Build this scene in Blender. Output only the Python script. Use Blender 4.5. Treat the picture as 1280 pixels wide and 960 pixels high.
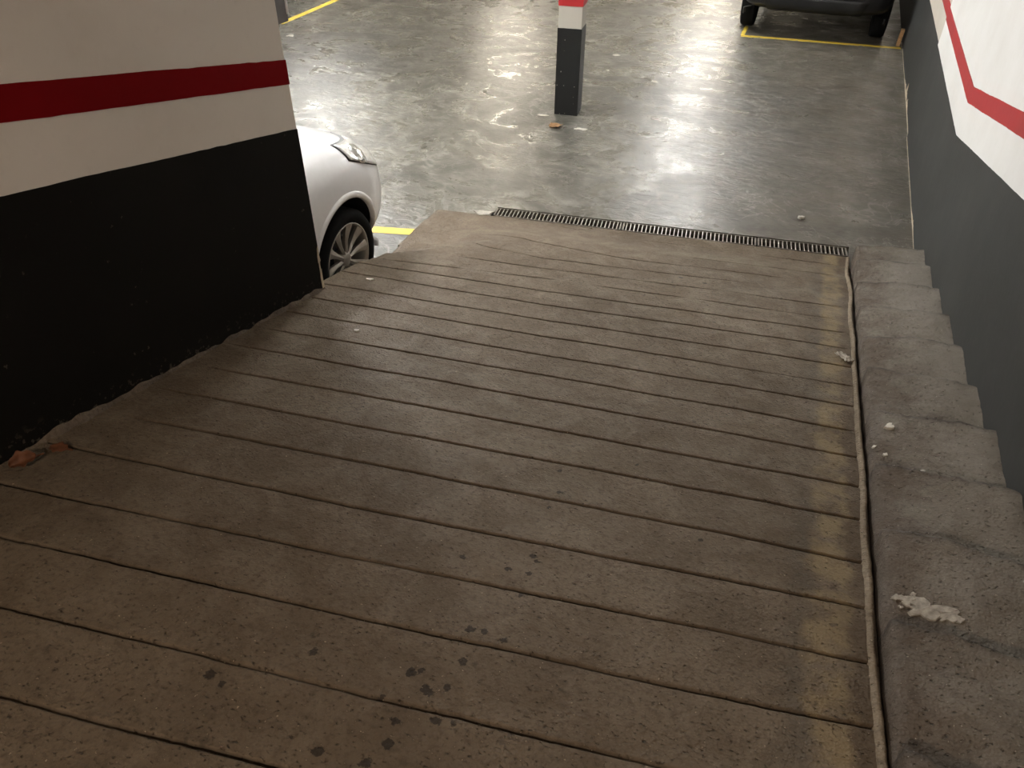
import bpy, bmesh, math, random
from mathutils import Vector, Matrix, noise
from mathutils.bvhtree import BVHTree

random.seed(7)
for o in list(bpy.data.objects):
    bpy.data.objects.remove(o)
SC = bpy.context.scene
COL = SC.collection
PI = math.pi

# ------------------------------------------------------------------ camera
CAM_H, FPX, PITCH, ROLL, YAW = 2.63, 946.3, math.radians(38.23), math.radians(0.37), math.radians(21.0)
cd = bpy.data.cameras.new('camera')
cam = bpy.data.objects.new('camera', cd)
COL.objects.link(cam)
SC.camera = cam
cd.sensor_fit = 'HORIZONTAL'
cd.sensor_width = 36.0
cd.lens = FPX / 1280 * 36.0
cd.clip_start = 0.05
cd.clip_end = 100
Fh = Vector((-math.sin(YAW), math.cos(YAW), 0)); Rh = Vector((math.cos(YAW), math.sin(YAW), 0)); Zu = Vector((0, 0, 1))
fw = Fh * math.cos(PITCH) - Zu * math.sin(PITCH)
u0 = Fh * math.sin(PITCH) + Zu * math.cos(PITCH)
rt = Rh * math.cos(ROLL) + u0 * math.sin(ROLL)
up = u0 * math.cos(ROLL) - Rh * math.sin(ROLL)
M = Matrix((rt, up, -fw)).transposed().to_4x4()
M.translation = (0, 0, CAM_H)
cam.matrix_world = M

# ------------------------------------------------------------------ world, exposure
w = bpy.data.worlds.new('world'); SC.world = w
w.use_nodes = True
w.node_tree.nodes['Background'].inputs[0].default_value = (1.0, 0.86, 0.72, 1)
w.node_tree.nodes['Background'].inputs[1].default_value = 0.10
SC.view_settings.view_transform = 'Standard'
SC.view_settings.look = 'None'
SC.view_settings.exposure = 1.78
SC.view_settings.gamma = 1.0
SC.view_settings.use_curve_mapping = False

# lamps: (x, y, z, rotation z, watts, length, label)
LAMP_COL = (1.0, 1.0, 0.985)
LAMPS = [
    (-5.0, 5.9, 2.62, PI / 2, 160, 1.5, 'white ceiling lamp above the bay beside the white car'),
    (-2.7, 4.9, 2.62, PI / 2, 30, 1.2, 'added white fill lamp above the foot of the ramp'),  # added fill to brighten the right wall, steps, car side and ramp foot
    (-1.6, 10.7, 2.62, PI / 2, 62, 1.5, 'white ceiling lamp above the lane behind the striped pillar'),
    (-2.3, 15.2, 2.62, PI / 2, 60, 1.5, 'white ceiling lamp above the lane beside the black car'),
    (-6.1, 15.5, 2.62, PI / 2, 86, 1.5, 'warm white ceiling lamp deep in the left part of the garage'),
    (-7.6, 10.6, 2.62, PI / 2, 70, 1.5, 'white ceiling lamp above the far left bays'),
    (-.5, 16.6, 2.62, 0, 90, 1.8, 'white ceiling lamp set crosswise behind the black car'),
    (-2.7, 20.0, 2.62, PI / 2, 95, 1.5, 'warm white ceiling lamp nearest the back wall'),
]
RAMP_LAMP = (-0.7, -2.2, 3.75, 29)

# ------------------------------------------------------------------ helpers
def link(o, parent=None):
    COL.objects.link(o)
    if parent is not None:
        o.parent = parent
    return o

def bm_obj(name, bm, mats, parent=None, smooth=False):
    me = bpy.data.meshes.new(name)
    bmesh.ops.recalc_face_normals(bm, faces=bm.faces)
    bm.to_mesh(me); bm.free()
    return me_obj(name, me, mats, parent, smooth)

def me_obj(name, me, mats, parent=None, smooth=False):
    if not isinstance(mats, (list, tuple)):
        mats = [mats]
    if not me.materials:
        for m in mats:
            me.materials.append(m)
    if smooth:
        for p in me.polygons:
            p.use_smooth = True
    return link(bpy.data.objects.new(name, me), parent)

def pydata(name, verts, faces, mats, parent=None, smooth=False):
    me = bpy.data.meshes.new(name)
    me.from_pydata([tuple(v) for v in verts], [], faces)
    me.validate()
    bm = bmesh.new(); bm.from_mesh(me)
    bmesh.ops.recalc_face_normals(bm, faces=bm.faces)
    bm.to_mesh(me); bm.free()
    return me_obj(name, me, mats, parent, smooth)

def empty(name, loc=(0, 0, 0), rz=0.0, parent=None):
    o = bpy.data.objects.new(name, None)
    o.empty_display_size = 0.2
    o.location = loc; o.rotation_euler = (0, 0, rz)
    return link(o, parent)

def tag(o, label=None, cat=None, group=None, kind=None):
    if label: o['label'] = label
    if cat: o['category'] = cat
    if group: o['group'] = group
    if kind: o['kind'] = kind
    return o

def add_box(bm, lo, hi, bevel=0.0, mi=0):
    vs = [bm.verts.new((x, y, z)) for z in (lo[2], hi[2]) for y in (lo[1], hi[1]) for x in (lo[0], hi[0])]
    idx = [(0, 2, 3, 1), (4, 5, 7, 6), (0, 1, 5, 4), (2, 6, 7, 3), (0, 4, 6, 2), (1, 3, 7, 5)]
    fs = [bm.faces.new([vs[i] for i in f]) for f in idx]
    for f in fs: f.material_index = mi
    if bevel > 0:
        es = list({e for f in fs for e in f.edges})
        bmesh.ops.bevel(bm, geom=es, offset=bevel, segments=2, affect='EDGES', profile=0.6)
    return vs

def box_obj(name, lo, hi, m, parent=None, bevel=0.0):
    bm = bmesh.new(); add_box(bm, lo, hi, bevel)
    return bm_obj(name, bm, m, parent)

def prism(bm, pts, z0, z1):
    a = [bm.verts.new((x, y, z0)) for x, y in pts]
    b = [bm.verts.new((x, y, z1)) for x, y in pts]
    n = len(pts)
    bm.faces.new(a[::-1]); bm.faces.new(b)
    for i in range(n):
        bm.faces.new((a[i], a[(i + 1) % n], b[(i + 1) % n], b[i]))

def sm(a, b, x):  # smooth step, works for a > b too
    t = min(max((x - a) / (b - a), 0.0), 1.0)
    return t * t * (3 - 2 * t)

def interp(x, pts):
    if x <= pts[0][0]: 
        (x0, y0), (x1, y1) = pts[0], pts[1]
        return y0 + (x - x0) * min(max((y1 - y0) / (x1 - x0), .10), .17)
    if x >= pts[-1][0]:
        (x0, y0), (x1, y1) = pts[-2], pts[-1]
        return y1 + (x - x1) * min(max((y1 - y0) / (x1 - x0), .10), .17)
    for (x0, y0), (x1, y1) in zip(pts, pts[1:]):
        if x <= x1:
            return y0 + (y1 - y0) * (x - x0) / (x1 - x0)

def lin(x, pts):
    if x <= pts[0][0]: return pts[0][1]
    for (x0, y0), (x1, y1) in zip(pts, pts[1:]):
        if x <= x1: return y0 + (y1 - y0) * (x - x0) / (x1 - x0)
    return pts[-1][1]

def nz(x, y, z=0.0):
    return noise.noise(Vector((x, y, z)))

# ------------------------------------------------------------------ materials
class NT:
    def __init__(s, name):
        s.m = bpy.data.materials.new(name); s.m.use_nodes = True
        s.t = s.m.node_tree; s.b = s.t.nodes['Principled BSDF']
        s.tc = s.t.nodes.new('ShaderNodeTexCoord')
    def n(s, typ, **kw):
        nd = s.t.nodes.new(typ)
        for k, v in kw.items(): setattr(nd, k, v)
        return nd
    def l(s, a, b): s.t.links.new(a, b)
    def co(s, scale=(1, 1, 1), rot=(0, 0, 0), src=None):
        mp = s.n('ShaderNodeMapping'); mp.inputs['Scale'].default_value = scale; mp.inputs['Rotation'].default_value = rot
        s.l(src or s.tc.outputs['Object'], mp.inputs[0]); return mp.outputs[0]
    def noise(s, scale, detail=4, rough=.55, co=None, dist=0.0):
        nd = s.n('ShaderNodeTexNoise'); nd.inputs['Scale'].default_value = scale
        nd.inputs['Detail'].default_value = detail; nd.inputs['Roughness'].default_value = rough
        nd.inputs['Distortion'].default_value = dist
        s.l(co or s.tc.outputs['Object'], nd.inputs['Vector']); return nd.outputs['Fac']
    def voro(s, scale, co=None, feature='F1'):
        nd = s.n('ShaderNodeTexVoronoi'); nd.feature = feature; nd.inputs['Scale'].default_value = scale
        s.l(co or s.tc.outputs['Object'], nd.inputs['Vector']); return nd.outputs['Distance']
    def rng(s, f, a, b, c=0.0, d=1.0, smooth=False):
        nd = s.n('ShaderNodeMapRange'); nd.inputs[1].default_value = a; nd.inputs[2].default_value = b
        nd.inputs[3].default_value = c; nd.inputs[4].default_value = d
        if smooth: nd.interpolation_type = 'SMOOTHSTEP'
        s.l(f, nd.inputs[0]); return nd.outputs[0]
    def math(s, op, a, b=None):
        nd = s.n('ShaderNodeMath', operation=op)
        for i, v in enumerate((a, b)):
            if v is None: continue
            if isinstance(v, (int, float)): nd.inputs[i].default_value = v
            else: s.l(v, nd.inputs[i])
        return nd.outputs[0]
    def mix(s, f, a, b, mode='MIX'):
        nd = s.n('ShaderNodeMix', data_type='RGBA', blend_type=mode)
        for i, v in ((0, f), (6, a), (7, b)):
            if isinstance(v, (int, float)): nd.inputs[i].default_value = v
            elif isinstance(v, tuple): nd.inputs[i].default_value = (*v, 1)
            else: s.l(v, nd.inputs[i])
        return nd.outputs[2]
    def xyz(s):
        nd = s.n('ShaderNodeSeparateXYZ'); s.l(s.tc.outputs['Object'], nd.inputs[0]); return nd.outputs
    def bump(s, h, strength=.3, dist=.01):
        nd = s.n('ShaderNodeBump'); nd.inputs['Strength'].default_value = strength; nd.inputs['Distance'].default_value = dist
        s.l(h, nd.inputs['Height']); s.l(nd.outputs[0], s.b.inputs['Normal'])
    def out(s, col=None, rough=None, metal=None, spec=None):
        for nm, v in (('Base Color', col), ('Roughness', rough), ('Metallic', metal), ('Specular IOR Level', spec)):
            if v is None: continue
            if isinstance(v, (int, float)): s.b.inputs[nm].default_value = v
            elif isinstance(v, tuple): s.b.inputs[nm].default_value = (*v, 1)
            else: s.l(v, s.b.inputs[nm])
        return s.m

def simple(name, col, rough=.5, metal=0.0, var=.12, scale=30, spec=.5, coat=0.0, bump=0.0):
    t = NT(name)
    f = t.noise(scale, 3)
    dark = tuple(c * (1 - var) for c in col); lite = tuple(min(1, c * (1 + var)) for c in col)
    t.out(t.mix(t.rng(f, .3, .7), dark, lite), rough, metal, spec)
    t.b.inputs['Coat Weight'].default_value = coat
    t.b.inputs['Coat Roughness'].default_value = .04
    if bump: t.bump(f, bump, .004)
    return t.m

def mat_floor():
    t = NT('polished_concrete')
    c = t.co((1, 1.12, 1), (0, 0, .3))
    X, Y, Z = t.xyz()
    big = t.noise(.8, 4, .6, c, .6)
    mid = t.noise(1.7, 7, .62, c, 1.3)
    cloud = t.noise(3.6, 7, .66, c, 1.8)
    fine = t.noise(14, 5, .62, c, .8)
    col = t.mix(t.rng(mid, .40, .60), (.052, .048, .038), (.160, .152, .127))
    col = t.mix(t.math('MULTIPLY', t.rng(big, .40, .66), .75), col, (.080, .075, .060))
    col = t.mix(t.math('MULTIPLY', t.rng(cloud, .53, .70), .75), col, (.285, .272, .232))
    col = t.mix(t.math('MULTIPLY', t.rng(fine, .55, .75), .30), col, (.21, .205, .18))
    stain = t.noise(1.25, 5, .6, t.co((1, 1, 1), (0, 0, 1.1)), 1.6)
    col = t.mix(t.math('MULTIPLY', t.rng(stain, .55, .68), .6), col, (.042, .038, .030))
    # browner, darker and rougher mottling towards the right wall
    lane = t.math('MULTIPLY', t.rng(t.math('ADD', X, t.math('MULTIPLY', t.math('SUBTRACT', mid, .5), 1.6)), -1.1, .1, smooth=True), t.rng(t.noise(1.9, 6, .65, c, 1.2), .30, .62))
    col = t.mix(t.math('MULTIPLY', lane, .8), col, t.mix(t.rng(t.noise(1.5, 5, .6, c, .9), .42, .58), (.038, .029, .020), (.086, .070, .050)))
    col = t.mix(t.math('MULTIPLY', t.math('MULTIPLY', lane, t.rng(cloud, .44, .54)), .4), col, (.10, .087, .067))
    vein = t.math('ABSOLUTE', t.math('SUBTRACT', t.noise(1.3, 5, .6, t.co((1, 1, 1), (0, 0, 2.0)), 1.3), .5))
    col = t.mix(t.math('MULTIPLY', t.rng(vein, .0, .010, 1, 0), .35), col, (.40, .38, .34))
    rough = t.math('ADD', t.rng(mid, .38, .62, .37, .18), t.math('MULTIPLY', t.rng(cloud, .4, .65), .10))
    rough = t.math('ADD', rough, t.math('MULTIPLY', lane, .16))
    t.out(col, rough, 0, .75)
    trow = t.noise(6.0, 5, .60, t.co((1.0, 2.2, 1), (0, 0, .12)), .9)
    h = t.math('ADD', t.math('MULTIPLY', trow, 1.0), t.math('MULTIPLY', t.noise(26, 3, .6, t.co((1, 1.8, 1), (0, 0, .12))), .10))
    t.bump(h, .58, .016)
    return t.m

DRIPS = [(-0.505, 0.975, 0.0120), (-0.612, 0.892, 0.0130), (-0.553, 0.860, 0.0140), (-0.507, 0.886, 0.0100), (-0.578, 0.754, 0.0110), (-0.492, 0.789, 0.0120), (-0.562, 0.693, 0.0140), (-0.586, 0.632, 0.0130), (-0.475, 1.432, 0.0110), (-0.456, 1.416, 0.0080), (-0.523, 1.345, 0.0090), (-0.462, 1.355, 0.0080), (-0.532, 1.083, 0.0120), (-0.497, 1.089, 0.0110), (-0.435, 1.086, 0.0110), (-0.669, 1.336, 0.0090), (-0.005, 1.740, 0.0060), (-0.452, 1.261, 0.0090), (-1.052, 0.685, 0.0130), (-0.866, 0.845, 0.0110), (-0.696, 0.614, 0.0130), (-1.008, 0.671, 0.0090), (-0.545, 1.906, 0.0090), (-0.500, 1.784, 0.0100), (-0.509, 1.688, 0.0080), (-0.294, 2.079, 0.0070), (-0.506, 4.289, 0.0140), (-0.352, 4.266, 0.0120), (-0.284, 3.887, 0.0090), (-0.533, 0.854, 0.0090), (-0.589, 0.908, 0.0090), (-0.450, 0.801, 0.0080), (-0.641, 0.795, 0.0080)]
def mat_concrete(name, a, b, light=(.26, .23, .19), margin=False, spots=False, bump=1.0, wear=False):
    t = NT(name)
    big = t.noise(1.3, 5, .6, None, .5)
    mid = t.noise(5.5, 6, .65, None, .7)
    fine = t.noise(55, 4, .6)
    grit = t.voro(120)
    col = t.mix(t.rng(big, .33, .68), a, b)
    col = t.mix(t.math('MULTIPLY', t.rng(mid, .42, .72), .55), col, light)
    col = t.mix(t.math('MULTIPLY', t.rng(fine, .48, .70), .50), col, tuple(x * .45 for x in a))
    col = t.mix(t.math('MULTIPLY', t.rng(grit, .14, .05), .35), col, tuple(min(1, x * 1.5) for x in light))
    X, Y, Z = t.xyz()
    if wear:
        wv = t.math('ADD', X, t.math('MULTIPLY', t.math('SUBTRACT', t.noise(4.5, 5, .6), .5), .55))
        col = t.mix(t.math('MULTIPLY', t.rng(wv, .62, .86), .62), col, (.225, .205, .172))
        col = t.mix(t.math('MULTIPLY', t.rng(wv, .68, .52), .6), col, (.078, .057, .041))
        at = t.n('ShaderNodeAttribute'); at.attribute_name = 'groove_dirt'
        col = t.mix(t.math('MULTIPLY', at.outputs['Fac'], .80), col, (.034, .025, .018))
    if margin:
        wob = t.math('MULTIPLY', t.math('SUBTRACT', t.noise(7, 4), .5), .16)
        xs = t.math('ADD', X, wob)
        band = t.math('MULTIPLY', t.rng(xs, .325, .36), t.rng(xs, .47, .44))
        blot = t.rng(t.noise(9, 4, .6), .38, .58)
        col = t.mix(t.math('MULTIPLY', t.math('MULTIPLY', band, blot), .72), col, (.235, .178, .098))
        gut = t.math('MULTIPLY', t.rng(xs, .43, .47), t.rng(t.noise(5, 4), .3, .5))
        col = t.mix(t.math('MULTIPLY', gut, .7), col, (.075, .052, .032))
        gut2 = t.math('MULTIPLY', t.rng(xs, .25, .31), t.rng(xs, .355, .325))
        col = t.mix(t.math('MULTIPLY', t.math('MULTIPLY', gut2, t.rng(t.noise(4, 3), .4, .6)), .45), col, (.08, .07, .055))
        # groove dirt
        at = t.n('ShaderNodeAttribute'); at.attribute_name = 'groove_dirt'
        col = t.mix(t.math('MULTIPLY', at.outputs['Fac'], .88), col, (.035, .026, .018))
    if spots:
        # oil drips in a trail along the middle of the ramp: each one where it lies, outline broken by noise
        flat = t.n('ShaderNodeCombineXYZ'); t.l(X, flat.inputs[0]); t.l(Y, flat.inputs[1])
        best = None
        for (sx, sy, sr) in DRIPS:
            d = t.n('ShaderNodeVectorMath', operation='DISTANCE'); t.l(flat.outputs[0], d.inputs[0]); d.inputs[1].default_value = (sx, sy, 0)
            q = t.math('SUBTRACT', d.outputs['Value'], sr)
            best = q if best is None else t.math('MINIMUM', best, q)
        rag = t.math('MULTIPLY', t.math('SUBTRACT', t.noise(70, 3, .6), .5), .034)
        m = t.rng(t.math('ADD', best, rag), .0015, -.0015)
        col = t.mix(t.math('MULTIPLY', m, .80), col, (.018, .014, .010))
        sp2 = t.noise(24, 4, .6, t.co((1, 1, 1), (0, 0, .8)))
        col = t.mix(t.math('MULTIPLY', t.rng(sp2, .66, .70), .55), col, (.045, .036, .026))
    pit = t.noise(75, 2, .5, t.co((1, 1.5, 1), (0, 0, .4)))
    col = t.mix(t.math('MULTIPLY', t.rng(pit, .685, .73), .7), col, tuple(x * .25 for x in a))
    speck = t.noise(110, 2, .5)
    col = t.mix(t.math('MULTIPLY', t.rng(speck, .70, .76), .6), col, tuple(min(1, x * 2.2) for x in light))
    t.out(col, t.rng(mid, .3, .7, .80, .58), 0, .22)
    h = t.math('ADD', t.math('MULTIPLY', mid, .9), t.math('MULTIPLY', fine, .30))
    h = t.math('ADD', h, t.math('MULTIPLY', grit, .16))
    h = t.math('SUBTRACT', h, t.math('MULTIPLY', t.rng(pit, .62, .74), .5))
    t.bump(h, bump, .010)
    return t.m

def mat_paint(name, col, dirt, rough=.6, chips=None, chip_z=None, bump=.25, spec=.4):
    t = NT(name)
    big = t.noise(1.7, 5, .6); fine = t.noise(24, 4, .6)
    c = t.mix(t.math('MULTIPLY', t.rng(big, .45, .72), .5), col, dirt)
    c = t.mix(t.math('MULTIPLY', t.rng(fine, .58, .75), .25), c, dirt)
    if chips:
        ch = t.rng(t.noise(30, 3, .55), .70, .715)
        if chip_z:
            X, Y, Z = t.xyz()
            ramp_z = t.math('SUBTRACT', Z, t.math('MULTIPLY', t.math('SUBTRACT', 5.3, Y), .198))
            near = t.rng(t.noise(34, 4, .6), .585, .61)
            ch = t.math('MAXIMUM', t.math('MULTIPLY', ch, t.rng(t.noise(3, 2), .5, .6)), t.math('MULTIPLY', near, t.rng(ramp_z, chip_z, chip_z * .15)))
        c = t.mix(ch, c, chips)
    t.out(c, rough, 0, spec)
    t.bump(t.math('ADD', t.math('MULTIPLY', t.noise(5, 4), .8), t.math('MULTIPLY', fine, .2)), bump, .012)
    return t.m

def mat_yellow():
    t = NT('yellow_floor_paint')
    f = t.noise(14, 5, .65)
    c = t.mix(t.rng(t.noise(5, 3), .35, .7), (.62, .44, .035), (.72, .55, .09))
    c = t.mix(t.rng(f, .62, .66), c, (.25, .23, .17))
    t.out(c, .42); return t.m

MAT = {}
MAT['floor'] = mat_floor()
MAT['ramp'] = mat_concrete('brushed_ramp_concrete', (.096, .072, .048), (.140, .108, .074), (.205, .163, .117), margin=True, spots=True)
MAT['step'] = mat_concrete('worn_step_concrete', (.094, .075, .057), (.155, .131, .104), (.245, .22, .185), bump=1.0, wear=True)
MAT['mortar'] = mat_concrete('mortar_fillet', (.14, .108, .072), (.20, .157, .108), (.27, .22, .155))
MAT['white_wall'] = mat_paint('white_wall_paint', (.79, .785, .765), (.67, .65, .615), .7)
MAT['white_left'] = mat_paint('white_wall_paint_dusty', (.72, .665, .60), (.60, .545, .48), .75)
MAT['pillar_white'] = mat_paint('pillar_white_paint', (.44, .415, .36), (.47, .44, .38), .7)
MAT['white_far'] = mat_paint('cream_wall', (.56, .52, .45), (.47, .43, .37), .7)
MAT['dado_left'] = mat_paint('black_dado_paint', (.0062, .0055, .0042), (.010, .0088, .0066), .72, (.065, .055, .043), .10, spec=.12)
MAT['dado_right'] = mat_paint('charcoal_dado_paint', (.025, .0255, .0245), (.048, .048, .045), .6, spec=.3)
MAT['pillar_dado'] = mat_paint('black_pillar_paint', (.0075, .0075, .0075), (.013, .0185, .0175), .5, (.30, .28, .25), None, spec=.4)
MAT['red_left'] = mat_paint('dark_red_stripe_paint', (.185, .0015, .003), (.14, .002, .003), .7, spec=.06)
MAT['red'] = mat_paint('red_stripe_paint', (.40, .016, .020), (.33, .015, .018), .55)
MAT['ceiling'] = mat_paint('ceiling_plaster', (.60, .57, .52), (.5, .47, .42), .8)
MAT['yellow'] = mat_yellow()
MAT['grate'] = simple('galvanised_grate', (.36, .33, .29), .42, .75, .25, 60)
MAT['grate_frame'] = simple('rusty_grate_frame', (.20, .18, .155), .5, .6, .3, 40)
MAT['pit'] = simple('channel_black', (.012, .011, .010), .9)
MAT['dark_plastic'] = simple('dark_plastic', (.007, .007, .0075), .6)
MAT['rubber'] = simple('tyre_rubber', (.007, .007, .007), .85, bump=.2, spec=.15)
MAT['alloy'] = simple('alloy_silver', (.46, .43, .38), .42, .55, .08)
MAT['car_white'] = simple('white_car_paint', (.84, .84, .85), .32, 0, .02, coat=.8)
MAT['car_black'] = simple('black_car_paint', (.004, .004, .0045), .4, 0, .1, coat=.2)
MAT['car_red'] = simple('dark_red_car_paint', (.06, .006, .008), .35, 0, .1, coat=.6)
MAT['glass'] = simple('tinted_glass', (.012, .014, .016), .06, 0, .05)
MAT['lens'] = simple('headlight_lens', (.90, .88, .80), .15, .0, .25, 45, coat=1.0)
MAT['chrome'] = simple('chrome_reflector', (.80, .80, .78), .16, .9, .05)
MAT['red_lens'] = simple('red_lens', (.25, .01, .01), .2)
MAT['plate'] = simple('blank_plate', (.6, .6, .58), .4)
MAT['leaf_dark'] = simple('dry_brown_leaf', (.12, .042, .014), .7, 0, .35, 25)
MAT['leaf_tan'] = simple('dry_tan_leaf', (.27, .145, .06), .7, 0, .3, 25)
MAT['flake'] = simple('white_plaster', (.55, .52, .46), .8, 0, .15, 40)
MAT['peel'] = simple('peeled_plaster', (.33, .305, .26), .85, 0, .35, 60, bump=.4)
MAT['chip'] = simple('bare_plaster', (.50, .42, .31), .85, 0, .25, 35, bump=.5)
MAT['wood'] = simple('raw_wood', (.42, .24, .11), .7, 0, .25, 25)
MAT['grey_box'] = simple('grey_plastic', (.16, .155, .16), .5)
MAT['lamp_body'] = simple('lamp_white', (.75, .75, .75), .4)

def mat_emit(strength, color):
    t = NT('lamp_diffuser'); t.out((.9, .9, .9), .4)
    t.b.inputs['Emission Color'].default_value = (*color, 1)
    t.b.inputs['Emission Strength'].default_value = strength
    return t.m

# ------------------------------------------------------------------ layout numbers (metres)
XL, XR = -2.26, 0.955          # wall faces left and right of the ramp
WALL_END = 2.987               # where the left wall stops
SL, Y0 = 0.198, 5.30           # ramp slope and the line where its plane meets the floor
SK = 0.1265                    # skew of grooves and drain
def grate_near(X): return 5.375 + SK * (X - .5)
def grate_far(X): return 5.535 + SK * (X - .5)
def ramp_left(Y): return lin(Y, [(3.6, -2.365), (3.85, -2.43), (4.15, -2.56), (4.85, -2.57), (5.1, -2.50)])
def ramp_z(X, Y):
    d = grate_near(X) - Y
    z = max(SL * (Y0 - Y), 0) * sm(-.02, .55, d)
    wdt = lin(Y, [(3.45, .02), (3.7, .12), (4.05, .55), (4.4, .95)])
    a = X - ramp_left(Y)
    if a < wdt: z *= sm(0, 1, a / wdt)
    return z

def bay_z(y): return -.05 * sm(grate_far(-2.125), 4.2, y) if y < grate_far(-2.125) else 0.0

# ------------------------------------------------------------------ structure: floor
def slab(name, pts, m, z=0.0, th=.12, parent=None):
    bm = bmesh.new(); prism(bm, pts, z - th, z)
    return bm_obj(name, bm, m, parent)
XA, YB = -12.0, 23.0
bm = bmesh.new()
prism(bm, [(-2.125, grate_far(-2.125)), (XR + .1, grate_far(XR + .1)), (XR + .1, YB), (XA, YB), (XA, grate_far(-2.125)), (-2.125, grate_far(-2.125))][:5], -.12, 0)
YG = grate_far(-2.125)
rows = [-4.5, 4.2] + [4.2 + (YG - 4.2) * i / 12 for i in range(1, 13)]
prev = None
for y in rows:      # the bay of the white car lies a hand lower than the lane
    cur = [bm.verts.new((x, y, bay_z(y))) for x in (XA, -2.125)]
    if prev: bm.faces.new((prev[0], prev[1], cur[1], cur[0]))
    prev = cur
prism(bm, [(.512, 5.2), (XR + .1, 5.2), (XR + .1, grate_far(XR + .1)), (.512, grate_far(.512))], -.12, 0)
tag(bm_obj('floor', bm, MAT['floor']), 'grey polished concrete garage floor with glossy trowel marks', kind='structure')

# drain channel
bm = bmesh.new()
a, b = -2.13, .515
for q0, q1, z0, z1 in ((-.02, .20, -.22, -.20), (-.03, .0, -.20, -.022), (.175, .205, -.20, -.022)):
    prism(bm, [(a, grate_near(a) + q0), (b, grate_near(b) + q0), (b, grate_near(b) + q1), (a, grate_near(a) + q1)], z0, z1)
prism(bm, [(a - .02, grate_near(a)), (a, grate_near(a)), (a, grate_far(a)), (a - .02, grate_far(a))], -.2, -.022)
prism(bm, [(b, grate_near(b)), (b + .02, grate_near(b)), (b + .02, grate_far(b)), (b, grate_far(b))], -.2, -.022)
tag(bm_obj('trim_1', bm, MAT['pit']), 'black drain channel sunk below the slotted grate', kind='structure')

# ------------------------------------------------------------------ ramp: strips between scored grooves
GR = {
    -1: [(-2.45, 4.99), (-.936, 5.06), (.247, 5.19), (.50, 5.215)],
    0: [(-2.458, 4.80), (-2.1, 4.80), (-1.5, 4.69), (-.75, 4.71), (-.217, 4.811), (.407, 4.941)],
    1: [(-2.485, 4.59), (-1.864, 4.52), (-1.534, 4.46), (-.917, 4.458), (-.196, 4.605), (.365, 4.706)],
    2: [(-2.593, 4.34), (-2.113, 4.30), (-1.8, 4.17), (-1.378, 4.157), (-.496, 4.345), (-.175, 4.412), (.414, 4.493)],
    3: [(-2.5, 3.93), (-1.852, 3.885), (-1.314, 3.969), (-.342, 4.163), (-.153, 4.202), (.459, 4.302)],
    4: [(-2.33, 3.566), (-1.255, 3.799), (-.777, 3.878), (-.131, 3.991), (.404, 4.075)],
    5: [(-2.35, 3.445), (-1.186, 3.597), (-.730, 3.682), (-.109, 3.782), (.391, 3.875)],
    6: [(-2.36, 3.265), (-1.117, 3.398), (-.680, 3.477), (-.087, 3.577), (.472, 3.656)],
    7: [(-2.323, 3.043), (-1.048, 3.197), (-.629, 3.263), (-.062, 3.349), (.487, 3.421)],
    8: [(-2.194, 2.850), (-.980, 2.999), (-.580, 3.062), (-.039, 3.127), (.493, 3.201)],
    9: [(-2.195, 2.630), (-1.553, 2.718), (-.908, 2.790), (-.529, 2.847), (-.017, 2.924), (.502, 2.983)],
    10: [(-2.224, 2.394), (-1.763, 2.472), (-1.268, 2.537), (.006, 2.706), (.451, 2.744)],
    11: [(-2.235, 2.182), (-1.636, 2.268), (-1.338, 2.307), (.029, 2.484), (.500, 2.535)],
    12: [(-2.153, 1.955), (-1.505, 2.056), (-1.225, 2.092), (.054, 2.254), (.502, 2.317)],
    13: [(-2.192, 1.725), (-1.370, 1.839), (-1.113, 1.877), (.076, 2.044), (.487, 2.096)],
    14: [(-2.152, 1.503), (-1.24, 1.630), (-1.001, 1.664), (.100, 1.817), (.503, 1.858)],
    15: [(-2.248, 1.250), (-1.442, 1.359), (-1.099, 1.403), (.124, 1.592), (.509, 1.648)],
    16: [(-2.168, 1.015), (-.969, 1.193), (.148, 1.372), (.493, 1.422)],
    17: [(-1.939, .834), (-.844, .992), (.171, 1.146), (.468, 1.198)],
    18: [(-1.693, .640), (-.713, .781), (.043, .892), (.5, .955)],
    19: [(-1.444, .443), (-.758, .546), (.5, .73)],
}
for k in range(20, 27):
    GR[k] = [(x, y - .222) for x, y in GR[k - 1]]
XLIM = {-1: (-.95, .48), 0: (-.78, .41), 1: (-2.5, .36), 2: (-2.6, .42), 3: (-1.9, .46), 4: (-2.6, .42), 5: (-2.6, .43), 6: (-2.6, .46),
        10: (-2.15, .46), 11: (-2.2, .51), 12: (-2.1, .52), 13: (-2.15, .51), 14: (-2.1, .51)}
WEAK = {-1: .35, 0: .75, 1: .5, 2: .55, 3: .7, 4: .85}
GK = sorted(GR)
def groove_y(k, X):
    return interp(X, GR[k]) + .0035 * nz(X * 4, k * 3.7) + .0020 * nz(X * 23, k * 9.1) + .0016 * nz(X * 61, k * 4.3)
def groove_d(k, X):
    lo, hi = XLIM.get(k, (-2.6, .52))
    f = sm(lo - .08, lo + .10, X) * (1 - sm(hi - .06, hi + .06, X))
    v = .72 + .75 * nz(X * 1.7 + 11, k * 5.3)
    wk = WEAK.get(k, 1.0)
    if wk < 1: v = wk * (.55 + 1.5 * nz(X * 2.3 + 3, k * 7.7))
    return max(0.0, min(1.25, v)) * f
ramp = empty('ramp')
tag(ramp, 'brown concrete vehicle ramp scored with crosswise grooves, sloping down to the garage', kind='structure')
NU = 170
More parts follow.
